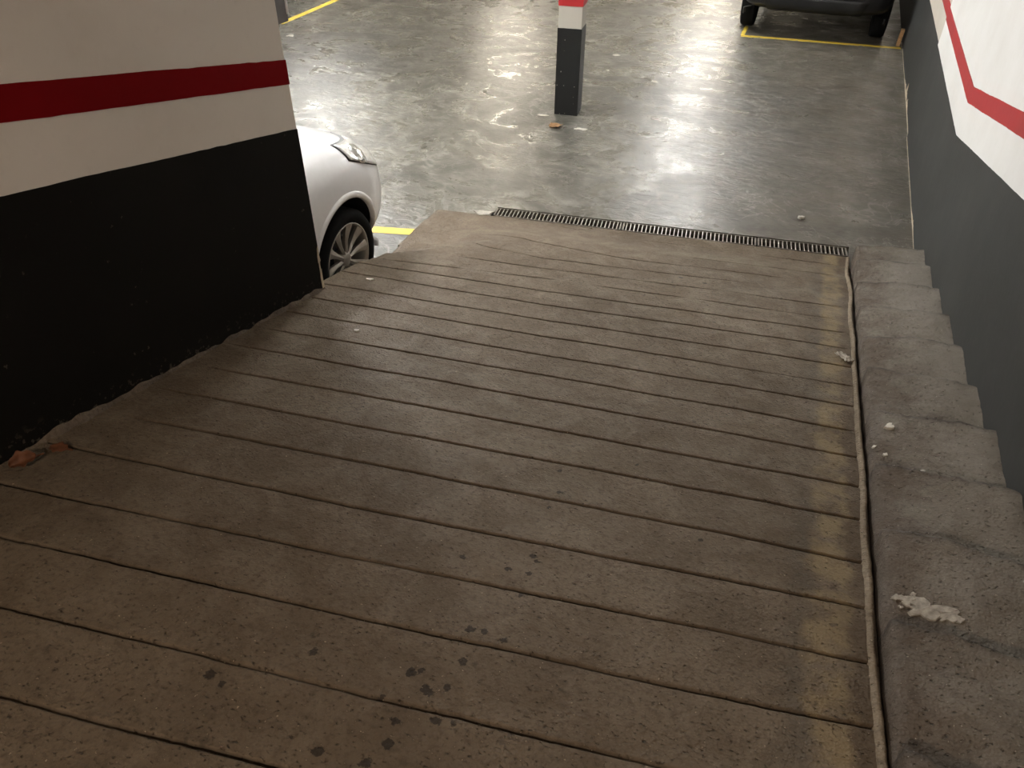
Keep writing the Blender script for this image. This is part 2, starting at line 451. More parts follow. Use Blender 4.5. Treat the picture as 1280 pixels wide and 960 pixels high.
def ramp_strip(k0, k1):
    """surface between groove k0 (downhill) and k1 (uphill); None = the grate edge or the top"""
    ya = (lambda X: groove_y(k0, X)) if k0 is not None else (lambda X: grate_near(X) - .004)
    yb = (lambda X: groove_y(k1, X)) if k1 is not None else (lambda X: -4.4 + SK * X)
    da = (lambda X: groove_d(k0, X)) if k0 is not None else (lambda X: 0)
    db = (lambda X: groove_d(k1, X)) if k1 is not None else (lambda X: 0)
    offs = [0, .0034, .0056, .0080, .012, .022]
    prof = [1, .96, .30, .03, 0, 0]
    mids = [.22, .35, .5, .65, .78]
    if k1 is None: mids = [i / 14 for i in range(1, 14)]
    verts, dirt = [], []
    ncol = len(offs) * 2 + len(mids)
    for i in range(NU + 1):
        u = i / NU
        Xr = .522
        # left limit follows the ramp's edge
        Xl = ramp_left(lin(.5, [(0, ya(-2.4)), (1, yb(-2.4))]))
        X = Xl + (Xr - Xl) * u
        A, B = ya(X), yb(X)
        span = A - B
        seq = []
        for o, p in zip(offs, prof): seq.append((A - o * min(1, span / .08), p * da(X), p * da(X)))
        for m in mids: seq.append((A - span * m, 0, 0))
        for o, p in reversed(list(zip(offs, prof))): seq.append((B + o * min(1, span / .08), p * db(X), p * db(X)))
        for j, (Y, dep, dr) in enumerate(seq):
            z = ramp_z(X, Y) - .013 * dep
            edge = 0 if (j == 0 or j == ncol - 1) else 1
            z += .0035 * nz(X * 2.2, Y * 2.2, 3) + .0014 * nz(X * 13, Y * 13, 5) + .0008 * nz(X * 37, Y * 37, 8)
            if i == 0: z = min(z, ramp_z(X + .03, Y))
            verts.append((X, Y, z)); dirt.append(min(1.0, dr))
    n = ncol
    faces = [(i * n + j, (i + 1) * n + j, (i + 1) * n + j + 1, i * n + j + 1) for i in range(NU) for j in range(n - 1)]
    # side walls going down at the two long ends
    for i in (0, NU):
        base = len(verts)
        for j in range(n):
            x, y, z = verts[i * n + j]
            verts.append((x - (.012 if i == 0 else 0), y, -.16)); dirt.append(0)
        for j in range(n - 1):
            faces.append((i * n + j, i * n + j + 1, base + j + 1, base + j))
    # end face at the grate
    if k0 is None:
        base = len(verts)
        for i in range(NU + 1):
            x, y, z = verts[i * n]
            verts.append((x, y, -.16)); dirt.append(0)
        for i in range(NU):
            faces.append((i * n, (i + 1) * n, base + i + 1, base + i))
    me = bpy.data.meshes.new('concrete_strip')
    me.from_pydata(verts, [], faces)
    at = me.attributes.new('groove_dirt', 'FLOAT', 'POINT')
    at.data.foreach_set('value', dirt)
    bm = bmesh.new(); bm.from_mesh(me); bmesh.ops.recalc_face_normals(bm, faces=bm.faces)
    if sum(f.normal.z * f.calc_area() for f in bm.faces) < 0: bmesh.ops.reverse_faces(bm, faces=bm.faces)
    bm.to_mesh(me); bm.free()
    return me_obj('concrete_strip', me, MAT['ramp'], ramp, True)
for k0, k1 in zip([None] + GK, GK + [None]):
    ramp_strip(k0, k1)

# mortar fillet along the foot of the steps (curb)
def fillet():
    verts, faces = [], []
    N = 260
    prof = [(-.008, -.02), (-.002, .006), (.004, .014), (.011, .018), (.018, .013), (.026, -.03)]
    for i in range(N + 1):
        Y = 5.36 - i / N * 9.6
        s = max(.25, .85 + .7 * nz(Y * 1.6, 2) + .45 * nz(Y * 9, 5) + .3 * nz(Y * 27, 5))
        x0 = .500 + .010 * nz(Y * 2.3, 9) + .005 * nz(Y * 19, 1)
        for px, pz in prof:
            verts.append((x0 + px * (1 + .3 * nz(Y * 3, 4)), Y, ramp_z(.5, Y) + (pz * s if pz > 0 else pz)))
    n = len(prof)
    for i in range(N):
        for j in range(n - 1):
            faces.append((i * n + j, (i + 1) * n + j, (i + 1) * n + j + 1, i * n + j + 1))
    o = pydata('mortar_fillet', verts, faces, MAT['mortar'], ramp, True)
    o['label'] = 'paler mortar fillet along the foot of the steps'
fillet()

# ------------------------------------------------------------------ steps along the right wall
NOSE = [(5.33, .185), (4.93, .262), (4.48, .352), (4.03, .442), (3.575, .532), (3.14, .620), (2.71, .706), (2.265, .795),
        (1.84, .880), (1.415, .965), (.975, 1.053), (.53, 1.141), (.09, 1.23), (-.36, 1.32), (-.8, 1.405)]
stairs = empty('concrete_steps')
tag(stairs, 'narrow flight of worn concrete steps between the ramp and the right wall', 'steps')
def step(i):
    y0, z = NOSE[i]
    y1 = NOSE[i + 1][0] if i + 1 < len(NOSE) else -4.3
    nx, ny = 30, 32
    xa, xb = .536, XR - .004
    verts, faces, dirt = [], [], []
    prev_z = NOSE[i - 1][1] if i else -.02
    rows = [(0.012, prev_z - .06), (.009, z - .055), (.007, z - .018)]   # riser, from its foot up to the nose
    def wob(x, y, zz):
        return .009 * nz(x * 6, y * 5, i) + .005 * nz(x * 19, y * 19, i + 4) + .003 * nz(x * 47, y * 47, i)
    R = []
    for dy, zz in rows: R.append((y0 + dy - .02, zz, 1))
    tr = [0, .01, .025, .05] + [.05 + (y0 - y1 - .05) * t / ny for t in range(1, ny + 1)] + [y0 - y1 + .04]
    for d in tr:
        zz = z - (.005 if d == 0 else .0015 if d < .015 else 0)
        R.append((y0 - .012 - d, zz, 0))
    for (y, zz, ris) in R:
        for a in range(nx + 1):
            x = xa + (xb - xa) * a / nx
            nosey = .026 * nz(x * 5, i * 3.1) + .014 * nz(x * 17, i * 7.7) + .007 * nz(x * 43, i * 5.7)
            edge = .010 * (1 - sm(0, .022, x - xa))            # the ramp side is worn round
            q = 1 - (x - xa) / (xb - xa)
            drop = .118 * q ** 1.25 * (1 + .22 * nz(y * 4, i)) if i else .05 * q
            z2 = zz - edge - drop + (wob(x, y, zz) if not ris else 0)
            yy = y + .14 * q * (1 if i else 0) + (nosey if (y0 - y) < .2 else nosey * max(0, 1 - ((y0 - y) - .2) / .15))
            if not ris:
                lo_ = ramp_z(.5, min(yy, 5.3)) + .022 + .012 * nz(yy * 5, i * .3 + 2)
                z2 = max(z2, lo_)
            elif i: z2 = min(z2, ramp_z(.5, min(yy, 5.3)) + .02) if zz < z - .1 else z2
            xx = x + (.006 * nz(y * 9, i * 2.0, 2) if a == 0 else 0)
            verts.append((xx, yy, z2))
            d = y0 - .012 - y
            dirt.append(.9 if ris else max(0, min(1, (1.0 if d < .002 else .75 if d < .012 else .22 if d < .03 else 0) * (.75 + 1.3 * nz(x * 9, i * 2.3) + .8 * nz(x * 31, i)))) + max(0, .55 * (1 - (x - xa) / .05)) * (.6 + .8 * nz(y * 6, i * 1.3)))
    n = nx + 1
    for r in range(len(R) - 1):
        for a in range(nx):
            faces.append((r * n + a, r * n + a + 1, (r + 1) * n + a + 1, (r + 1) * n + a))
    # side face towards the ramp
    base = len(verts)
    for r in range(len(R)):
        x, y, zz = verts[r * n]
        verts.append((x - .004, y, ramp_z(.5, max(min(y, 5.3), -4.2)) - .06 if i else -.05)); dirt.append(.9)
    for r in range(len(R) - 1):
        faces.append((r * n, (r + 1) * n, base + r + 1, base + r))
    me = bpy.data.meshes.new('step'); me.from_pydata(verts, [], faces)
    at = me.attributes.new('groove_dirt', 'FLOAT', 'POINT'); at.data.foreach_set('value', [max(0.0, min(1.0, v)) for v in dirt])
    bm = bmesh.new(); bm.from_mesh(me)
    bmesh.ops.recalc_face_normals(bm, faces=bm.faces)
    if sum(f.normal.z * f.calc_area() for f in bm.faces) < 0: bmesh.ops.reverse_faces(bm, faces=bm.faces)
    bm.to_mesh(me); bm.free()
    return me_obj('step', me, MAT['step'], stairs, True)
STEPS = [step(i) for i in range(len(NOSE))]

def blob(name, cx, cy, z, r, m, parent=None, seed=0, th=.004, ax=1.0, rot=0.0, n=16, rough=.4):
    """irregular flat flake"""
    top, bot = [], []
    for i in range(n):
        t = 2 * PI * i / n
        rr = r * (1 + rough * nz(math.cos(t) * 1.5 + seed, math.sin(t) * 1.5, seed * .7) + .35 * rough * nz(math.cos(t) * 5, math.sin(t) * 5 + seed, 2))
        x, y = rr * ax * math.cos(t), rr * math.sin(t)
        x, y = x * math.cos(rot) - y * math.sin(rot), x * math.sin(rot) + y * math.cos(rot)
        zz = z(cx + x, cy + y) if callable(z) else z
        top.append((cx + x * .93, cy + y * .93, zz + th)); bot.append((cx + x, cy + y, zz - .002))
    zc = z(cx, cy) if callable(z) else z
    verts = top + bot + [(cx, cy, zc + th * 1.15)]
    faces = [(i, (i + 1) % n, 2 * n) for i in range(n)] + [(n + i, n + (i + 1) % n, (i + 1) % n, i) for i in range(n)] + [tuple(range(2 * n - 1, n - 1, -1))]
    return pydata(name, verts, faces, m, parent)
PATCHES = [(.640, 1.645, .034, 1.5, -.35), (.590, 1.665, .016, 1.3, -.3), (.690, 1.622, .020, 1.3, .3), (.568, 1.675, .011, 1.2, .5), (.61, 1.69, .007, 1, 0), (.577, 1.64, .006, 1, 0), (.715, 1.61, .008, 1.4, .2)]
_sb = bmesh.new()
for o in STEPS: _sb.from_mesh(o.data)
STEP_BVH = BVHTree.FromBMesh(_sb)
def on_step(x, y):
    h = STEP_BVH.ray_cast(Vector((x, y, 5)), Vector((0, 0, -1)))
    return h[0].z if h[0] else ramp_z(x, y)
for k, (px, py, pr, pa, pt) in enumerate(PATCHES):
    p = blob('plaster_patch', px, py, lambda x, y: on_step(x, y) + .001, pr, MAT['peel'], STEPS[8], 3 + 5 * k, .003, pa, pt, 26, .95)
    p['label'] = 'pale peeled plaster patch on the tread'

# ------------------------------------------------------------------ walls
def wobble_band(name, axis_x, out, ys, zlo, zhi, m, parent, th=.003, amp=.004, seed=0, label=None, cap=None):
    """thin paint layer on a wall face x = axis_x between two curves zlo(y), zhi(y); out = +1 / -1 side"""
    verts, faces = [], []
    N = len(ys)
    for y in ys:
        a = zlo(y) + (amp * (.8 * nz(y * 3, seed) + .7 * nz(y * 17, seed + 3)) if amp else 0)
        b = zhi(y) + (amp * (.8 * nz(y * 3, seed + 7) + .7 * nz(y * 17, seed + 5)) if amp else 0)
        for x in (axis_x - out * .01, axis_x + out * th):
            verts.append((x, y, a)); verts.append((x, y, b))
    for i in range(N - 1):
        p, q = i * 4, i * 4 + 4
        faces += [(p + 2, q + 2, q + 3, p + 3), (p + 1, p + 3, q + 3, q + 1), (p, q, q + 2, p + 2), (p, p + 1, q + 1, q)]
    faces += [(0, 2, 3, 1), ((N - 1) * 4, (N - 1) * 4 + 1, (N - 1) * 4 + 3, (N - 1) * 4 + 2)]
    o = pydata(name, verts, faces, m, parent)
    if label: o['label'] = label
    return o
def frange(a, b, step):
    n = max(1, int(round(abs(b - a) / step)))
    return [a + (b - a) * i / n for i in range(n + 1)]

# left wall beside the ramp
WT = .10
bm = bmesh.new()
# outline with a slightly battered end edge
pts_end = []
zz = [-.05, .5, .62, .8, 1.0, 1.2, 1.34, 1.5, 1.7, 1.9, 2.2, 2.6, 3.0]
for z in zz: pts_end.append((WALL_END + .006 * nz(z * 6, 4) + .004 * nz(z * 19, 8), z))
front = [bm.verts.new((XL, -4.4, -.05))] + [bm.verts.new((XL, y, z)) for y, z in pts_end] + [bm.verts.new((XL, -4.4, 4.6))]
back = [bm.verts.new((XL - WT, -4.4, -.05))] + [bm.verts.new((XL - WT, y, z)) for y, z in pts_end] + [bm.verts.new((XL - WT, -4.4, 4.6))]
bm.faces.new(front); bm.faces.new(back[::-1])
for i in range(len(front)):
    j = (i + 1) % len(front)
    bm.faces.new((front[i], back[i], back[j], front[j]))
wl = tag(bm_obj('wall_left', bm, MAT['white_left']), 'white wall left of the ramp with a dark red stripe and black lower half', kind='structure')
path_l = lambda y: SL * (Y0 - y)
ysl = frange(WALL_END + .003, -4.38, .05)
wobble_band('black_dado', XL, 1, ysl, lambda y: path_l(y) - .03, lambda y: .884 - .006 * (3 - y) + path_l(y), MAT['dado_left'], wl, seed=2, label='black painted lower part of the wall')
wobble_band('red_stripe', XL, 1, ysl, lambda y: 1.091 - .002 * (3 - y) + path_l(y), lambda y: 1.199 + path_l(y), MAT['red_left'], wl, th=.0035, seed=5, amp=.0035, label='dark red painted stripe')
# ragged mortar lip along the foot of the left wall
verts, faces = [], []
N = 240
for i in range(N + 1):
    y = WALL_END - i / N * 4.6
    s = max(.15, .7 + 1.0 * nz(y * 4, 6) + .6 * nz(y * 15, 2))
    zr = ramp_z(XL + .02, y)
    for px, pz in ((-.01, .028), (.006, .022), (.014, .010), (.022, -.01)):
        verts.append((XL + px * (s if px > 0 else 1), y, zr + (pz * s if pz > 0 else pz)))
for i in range(N):
    for j in range(3):
        faces.append((i * 4 + j, i * 4 + j + 1, i * 4 + j + 5, i * 4 + j + 4))
o = pydata('mortar_lip', verts, faces, mat_concrete('mortar_lip', (.06, .048, .036), (.13, .10, .075), (.24, .19, .14)), wl, True)
# chipped plaster at the end edge of the left wall
for (z0, dz, yy, s) in ((.53, .09, WALL_END - .006, 1), (.66, .05, WALL_END - .004, 2)):
    verts = []
    for i in range(12):
        t = 2 * PI * i / 12
        r = 1 + .9 * nz(math.cos(t) * 2.6, math.sin(t) * 2.6, s)
        verts.append((XL + .0045, yy + .009 * r * math.cos(t), z0 + dz * r * math.sin(t)))
    verts += [(XL - .004, y, z) for _, y, z in verts]
    f = [tuple(range(12))] + [(i, (i + 1) % 12, 12 + (i + 1) % 12, 12 + i) for i in range(12)]
    pydata('chipped_plaster', verts, f, MAT['chip'], wl)
# grey box at the end of the left wall
gb = empty('conduit_box', (XL - .05, WALL_END + .045, 1.80))
tag(gb, 'grey plastic conduit box fixed on the end of the left wall', 'box')
box_obj('box_body', (-.04, -.042, 0), (.046, .040, .55), MAT['grey_box'], gb, .006)
box_obj('box_edge', (.040, .030, .03), (.050, .044, .56), MAT['lamp_body'], gb, .002)['label'] = 'thin white edge of the box'

# right wall: ramp section, and the garage section beyond it, slightly set back in a darker cream
JY = 8.11
path_r = lambda y: .2 * max(0, 5.69 - y)
wr = tag(box_obj('wall_right', (XR, -4.4, -.2), (XR + .25, JY, 4.6), MAT['white_wall']), 'bright white wall right of the ramp with a red stripe and charcoal lower part', kind='structure')
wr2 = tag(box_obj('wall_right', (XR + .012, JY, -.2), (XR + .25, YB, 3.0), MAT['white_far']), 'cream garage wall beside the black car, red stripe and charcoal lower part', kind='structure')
ysr = frange(-4.38, 5.64, .05) + [5.66, 5.675, 5.69, 5.705, 5.72] + frange(5.76, JY, .05)
wobble_band('charcoal_dado', XR, -1, ysr, lambda y: -.02, lambda y: .838 + path_r(y), MAT['dado_right'], wr, seed=11, amp=.003, label='charcoal painted lower part of the wall')
wobble_band('red_stripe', XR, -1, ysr, lambda y: 1.048 + path_r(y) - (0), lambda y: 1.148 + path_r(y), MAT['red'], wr, seed=14, th=.0035, amp=.003, label='red painted stripe')
ysf = frange(JY + .001, YB - .05, .08)
wobble_band('charcoal_dado', XR + .012, -1, ysf, lambda y: -.02, lambda y: .838, MAT['dado_right'], wr2, seed=21, amp=.003, label='charcoal painted lower part of the wall')
wobble_band('red_stripe', XR + .012, -1, ysf, lambda y: 1.048, lambda y: 1.148, MAT['red'], wr2, seed=24, th=.0035, amp=.003, label='red painted stripe')
def ragged_lip(fx, y0, y1, parent, big):
    verts, faces = [], []
    N = int((y1 - y0) / .02)
    for i in range(N + 1):
        y = y0 + (y1 - y0) * i / N
        h = .006 + .010 * max(0, nz(y * 2, 3)) + .008 * max(0, nz(y * 13, 7))
        for (c, hw, am) in big:
            h += am * max(0, 1 - abs(y - c) / hw) * (.6 + .8 * nz(y * 9, c) + .5 * nz(y * 23, c))
        h = max(.003, h)
        verts += [(fx + .003, y, -.01), (fx - .0045, y, -.01), (fx - .0045, y, h), (fx + .003, y, h)]
    for i in range(N):
        for k in range(4): faces.append((i * 4 + k, i * 4 + (k + 1) % 4, i * 4 + 4 + (k + 1) % 4, i * 4 + 4 + k))
    pydata('chipped_plaster', verts, faces, MAT['chip'], parent)
ragged_lip(XR, 5.36, JY - .01, wr, [(6.1, .25, .03)])
ragged_lip(XR + .012, JY, 11.5, wr2, [(9.4, .75, .085), (8.5, .3, .03)])

# remaining shell of the garage
tag(box_obj('wall_back', (XA, YB, -.2), (XR + .25, YB + .2, 3.0), MAT['white_far']), 'cream back wall of the garage', kind='structure')
tag(box_obj('wall_far_left', (XA - .2, -4.5, -.2), (XA, YB + .2, 3.0), MAT['white_far']), 'cream wall on the far left of the garage', kind='structure')
tag(box_obj('wall_front', (XA, -4.7, -.2), (XL - WT, -4.5, 3.0), MAT['white_far']), 'cream wall closing the bays behind the left wall', kind='structure')
bm = bmesh.new()
prism(bm, [(XA, -4.5), (XL - WT, -4.5), (XL - WT, 3.2), (XR + .25, 3.2), (XR + .25, YB), (XA, YB)], 2.85, 3.0)
tag(bm_obj('ceiling', bm, MAT['ceiling']), 'plain plaster ceiling over the garage', kind='structure')
pydata('ceiling', [(XL - WT, 3.2, 2.9), (XR + .25, 3.2, 2.9), (XR + .25, -4.4, 4.4), (XL - WT, -4.4, 4.4),
                   (XL - WT, 3.2, 3.05), (XR + .25, 3.2, 3.05), (XR + .25, -4.4, 4.55), (XL - WT, -4.4, 4.55)],
       [(0, 1, 2, 3), (4, 5, 6, 7), (0, 1, 5, 4), (1, 2, 6, 5), (2, 3, 7, 6), (3, 0, 4, 7)], MAT['ceiling'])
tag(bpy.data.objects['ceiling.001'], 'sloping plaster ceiling over the ramp', kind='structure')

# ------------------------------------------------------------------ drain grates
gang = math.atan(SK)
def grate(x0, x1, label):
    yc = (grate_near(x0) + grate_far(x0)) / 2
    root = empty('drain_grate', (x0, yc, -.012), gang)
    tag(root, label, 'drain grate', 'slotted grates across the ramp foot')
    L = (x1 - x0) / math.cos(gang) - .006
    hw = .066
    bm = bmesh.new()
    add_box(bm, (0, -hw, -.02), (L, -hw + .007, .010)); add_box(bm, (0, hw - .007, -.02), (L, hw, .010))
    add_box(bm, (0, -hw, -.02), (.012, hw, .010)); add_box(bm, (L - .012, -hw, -.02), (L, hw, .010))
    bm_obj('frame', bm, MAT['grate_frame'], root)
    n = max(1, int(round(L / .0305)))
    bm = bmesh.new(); add_box(bm, (-.0036, -hw + .007, -.018), (.0036, hw - .007, .011), .0012)
    first = bm_obj('bar', bm, MAT['grate'], root)
    for i in range(1, n):
        o = first if i == 1 else first.copy()
        if i > 1: link(o, root)
        o.location = (L * i / n, 0, 0)
grate(-2.118, -1.122, 'metre of drain grate at the left end of the row')
grate(-1.118, -.126, 'middle metre of drain grate at the ramp foot')
grate(-.122, .508, 'short piece of drain grate beside the steps')

# ------------------------------------------------------------------ striped pillar
pil = empty('pillar', (-2.414, 7.453, 0), math.atan2(.028, .232))
tag(pil, 'square striped pillar with black foot, white middle and red band', 'pillar')
W = .234
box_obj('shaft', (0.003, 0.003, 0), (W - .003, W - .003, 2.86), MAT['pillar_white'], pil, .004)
def ring(name, z0, z1, m, th, label=None):
    bm = bmesh.new()
    pts = [(-th, -th), (W + th, -th), (W + th, W + th), (-th, W + th)]
    n = 8
    lo, hi = [], []
    for s in range(4):
        (xa, ya), (xb, yb) = pts[s], pts[(s + 1) % 4]
        for i in range(n):
            t = i / n; x, y = xa + (xb - xa) * t, ya + (yb - ya) * t
            lo.append(bm.verts.new((x, y, z0 + (.002 * nz(x * 30, y * 30, 1) if z0 > .01 else 0))))
            hi.append(bm.verts.new((x, y, z1 + .003 * nz(x * 25, y * 25, 4))))
    for i in range(4 * n):
        j = (i + 1) % (4 * n)
        bm.faces.new((lo[i], lo[j], hi[j], hi[i]))
    bm.faces.new(hi); bm.faces.new(lo[::-1])
    o = bm_obj(name, bm, m, pil)
    if label: o['label'] = label
ring('black_foot', 0, .822, MAT['pillar_dado'], .002, 'black painted foot of the pillar')
ring('red_band', 1.018, 1.12, MAT['red'], .002, 'red painted band')
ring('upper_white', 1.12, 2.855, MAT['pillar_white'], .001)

# ------------------------------------------------------------------ yellow lines
def line(p0, p1, wd, label, zf=lambda y: 0):
    d = Vector((p1[0] - p0[0], p1[1] - p0[1])); L = d.length; d /= L; nrm = Vector((-d.y, d.x)) * wd / 2
    n = max(2, int(L / .06))
    verts, faces = [], []
    for i in range(n + 1):
        c = Vector(p0) + d * (L * i / n)
        for s in (-1, 1):
            e = nrm * s * (1 + .10 * nz(i * .7, s, 3))
            for z in (-.001, .0025): verts.append((c.x + e.x, c.y + e.y, z + zf(c.y + e.y)))
    for i in range(n):
        a, b = i * 4, i * 4 + 4
        faces += [(a + 1, b + 1, b + 3, a + 3), (a, a + 1, b + 1, b), (a + 2, b + 2, b + 3, a + 3)]
    faces += [(0, 2, 3, 1), (n * 4, n * 4 + 1, n * 4 + 3, n * 4 + 2)]
    o = pydata('bay_line', verts, faces, MAT['yellow'])
    tag(o, label, 'line marking')
line((-1.075, 11.385), (.94, 11.53), .085, 'long yellow floor line across the bay in front of the black car')
line((-1.06, 11.44), (-1.065, 11.93), .05, 'short yellow floor stub in front of the left wheel of the black car')
line((-7.20, 9.55), (-7.42, 13.8), .10, 'yellow floor line at the far left beside the dark red car')
line((-5.2, 4.05), (-2.575, 4.62), .085, 'short yellow floor line by the nose of the white car', bay_z)

# ------------------------------------------------------------------ cars
CAR_ST = [  # x, [(half width, z) from bottom centre to top centre]
    (.805, [(0, .34), (.30, .34), (.36, .40), (.40, .50), (.38, .58), (.34, .62), (.20, .65), (0, .66)]),
    (.755, [(0, .24), (.50, .24), (.585, .32), (.61, .48), (.595, .63), (.53, .70), (.32, .74), (0, .755)]),
    (.64, [(0, .205), (.62, .205), (.70, .30), (.735, .48), (.715, .66), (.64, .76), (.42, .81), (0, .83)]),
    (.46, [(0, .20), (.68, .20), (.775, .30), (.808, .50), (.79, .72), (.70, .835), (.48, .885), (0, .905)]),
    (.18, [(0, .20), (.72, .20), (.815, .30), (.838, .52), (.825, .80), (.72, .915), (.50, .955), (0, .975)]),
    (-.25, [(0, .20), (.74, .20), (.82, .30), (.84, .54), (.83, .86), (.735, .965), (.52, 1.0), (0, 1.02)]),
    (-.62, [(0, .20), (.75, .20), (.82, .30), (.84, .54), (.832, .89), (.745, 1.0), (.54, 1.035), (0, 1.055)]),
    (-.80, [(0, .20), (.75, .20), (.82, .30), (.84, .54), (.832, .90), (.775, 1.01), (.63, 1.11), (0, 1.14)]),
    (-1.18, [(0, .20), (.75, .20), (.82, .30), (.84, .54), (.832, .92), (.765, 1.12), (.62, 1.29), (0, 1.335)]),
    (-1.58, [(0, .20), (.75, .20), (.82, .30), (.84, .54), (.832, .93), (.755, 1.17), (.60, 1.41), (0, 1.46)]),
    (-2.15, [(0, .20), (.75, .20), (.82, .30), (.84, .54), (.832, .94), (.755, 1.18), (.60, 1.43), (0, 1.485)]),
    (-2.72, [(0, .22), (.74, .22), (.815, .32), (.838, .56), (.825, .95), (.745, 1.17), (.59, 1.37), (0, 1.43)]),
    (-2.96, [(0, .24), (.72, .24), (.80, .34), (.82, .58), (.80, .95), (.72, 1.12), (.57, 1.25), (0, 1.31)]),
    (-3.08, [(0, .28), (.66, .28), (.74, .36), (.77, .58), (.75, .92), (.68, 1.02), (.52, 1.08), (0, 1.11)]),
    (-3.13, [(0, .34), (.56, .34), (.64, .40), (.68, .58), (.65, .85), (.58, .93), (.42, .97), (0, .98)]),
]
WB, RW, RARCH = 2.45, .295, .352
def make_car(loc, rz, paint, label, name, sc=(1, 1, 1), lift=0.0, rw=RW, alloy=None, detail=True):
    alloy = alloy or MAT['alloy']
    root = empty(name, loc, rz)
    tag(root, label, 'car')
    sx, sy, sz = sc
    tr = lambda x, y, z: (x * sx, y * sy, z * sz + lift)
    bm = bmesh.new(); rings = []
    for x, half in CAR_ST:
        ring_ = [bm.verts.new(tr(x, -a, z)) for a, z in half] + [bm.verts.new(tr(x, a, z)) for a, z in half[-2:0:-1]]
        rings.append(ring_)
    n = len(rings[0])
    for A, B in zip(rings, rings[1:]):
        for i in range(n): bm.faces.new((A[i], A[(i + 1) % n], B[(i + 1) % n], B[i]))
    bm.faces.new(rings[0][::-1]); bm.faces.new(rings[-1])
    body = bm_obj('body', bm, [paint, MAT['dark_plastic']], root, True)
    md = body.modifiers.new('s', 'SUBSURF'); md.levels = md.render_levels = 3
    dg = bpy.context.evaluated_depsgraph_get()
    solid = bpy.data.meshes.new_from_object(body.evaluated_get(dg))
    tmp = bmesh.new(); tmp.from_mesh(solid); bvh = BVHTree.FromBMesh(tmp); tmp.free()
    # wheel arches
    axles = [(0, rw), (-WB * sx, rw)]
    ra = rw + .072
    cb = bmesh.new()
    for ax, az in axles:
        for sgn in (-1, 1):
            mt = Matrix.Translation((ax, sgn * (.84 * sy - .10), az)) @ Matrix.Rotation(PI / 2, 4, 'X')
            bmesh.ops.create_cone(cb, cap_ends=True, segments=56, radius1=ra, radius2=ra, depth=.42, matrix=mt)
    cut = bm_obj('cutter', cb, MAT['dark_plastic'], root)
    mb = body.modifiers.new('b', 'BOOLEAN'); mb.object = cut; mb.operation = 'DIFFERENCE'; mb.solver = 'EXACT'
    dg = bpy.context.evaluated_depsgraph_get(); dg.update()
    me = bpy.data.meshes.new_from_object(body.evaluated_get(dg))
    body.modifiers.clear(); body.data = me
    me.name = 'body'
    bpy.data.objects.remove(cut)
    me.materials.clear(); me.materials.append(paint); me.materials.append(MAT['dark_plastic'])
    for p in me.polygons:
        p.use_smooth = True; p.material_index = 0
        c = p.center
        for ax, az in axles:
            d = math.hypot(c.x - ax, c.z - az)
            if d < ra + .004 and abs(c.y) < .84 * sy - .02 and (abs(p.normal.y) > .7 or d > ra - .03) :
                if abs(c.y) < .84 * sy - .30 or abs(d - ra) < .012: p.material_index = 1
        if c.z < .235 * sz + lift and p.normal.z < -.6: p.material_index = 1
        p.use_smooth = p.material_index == 0
    inv = None
    def cast(x, z, side):     # point on the flank of the body, side = -1 right / +1 left
        o = Vector((x, side * 3, z)); h = bvh.ray_cast(o, Vector((0, -side, 0)))
        return (h[0], h[1]) if h[0] else (None, None)
    def cast_d(o, d):
        h = bvh.ray_cast(Vector(o), Vector(d).normalized())
        return (h[0], h[1]) if h[0] else (None, None)
    def patch(nm, quad, hitf, m, parent, off=.004, nu=10, nv=6, label=None):
        """panel following the body: quad of four parameter pairs, top surface off the body and a rim sunk in it"""
        V, ok = [], True
        for i in range(nu + 1):
            for j in range(nv + 1):
                u, v = i / nu, j / nv
                s = [quad[0][k] * (1 - u) * (1 - v) + quad[1][k] * u * (1 - v) + quad[2][k] * u * v + quad[3][k] * (1 - u) * v for k in (0, 1)]
                pnt, nr = hitf(*s)
                if pnt is None: return None
                V.append((pnt + nr * off, pnt - nr * .006))
        vs = [a for a, b in V]; F = []
        g = lambda i, j: i * (nv + 1) + j
        for i in range(nu):
            for j in range(nv): F.append((g(i, j), g(i + 1, j), g(i + 1, j + 1), g(i, j + 1)))
        rim = [g(i, 0) for i in range(nu)] + [g(nu, j) for j in range(nv)] + [g(i, nv) for i in range(nu, 0, -1)] + [g(0, j) for j in range(nv, 0, -1)]
        b0 = len(vs); vs += [V[r][1] for r in rim]; nr_ = len(rim)
        for i in range(nr_):
            F.append((rim[i], rim[(i + 1) % nr_], b0 + (i + 1) % nr_, b0 + i))
        o = pydata(nm, vs, F, m, parent, True)
        if label: o['label'] = label
        return o
    def S(side): return lambda x, z: cast(x * sx, z * sz + lift, side)
    for side in (-1, 1):
        patch('side_window', [(-1.02, 1.0), (-1.72, 1.0), (-1.74, 1.37), (-1.42, 1.335)], S(side), MAT['glass'], body)
        patch('side_window', [(-1.80, 1.0), (-2.62, 1.02), (-2.60, 1.32), (-1.82, 1.38)], S(side), MAT['glass'], body)
        h = patch('door_handle', [(-1.60, .86), (-1.76, .86), (-1.76, .885), (-1.60, .885)], S(side), paint, body, .018, 3, 2)
        hl = patch('headlight', [(.215, .83), (.585, .655), (.545, .832), (.225, .898)], S(side), MAT['lens'], root, .009, 12, 8, 'clear pale headlight lens')
        if hl is not None: patch('lamp_gasket', [(.20, .828), (.595, .645), (.553, .838), (.21, .906)], S(side), MAT['dark_plastic'], hl, .004, 12, 8)
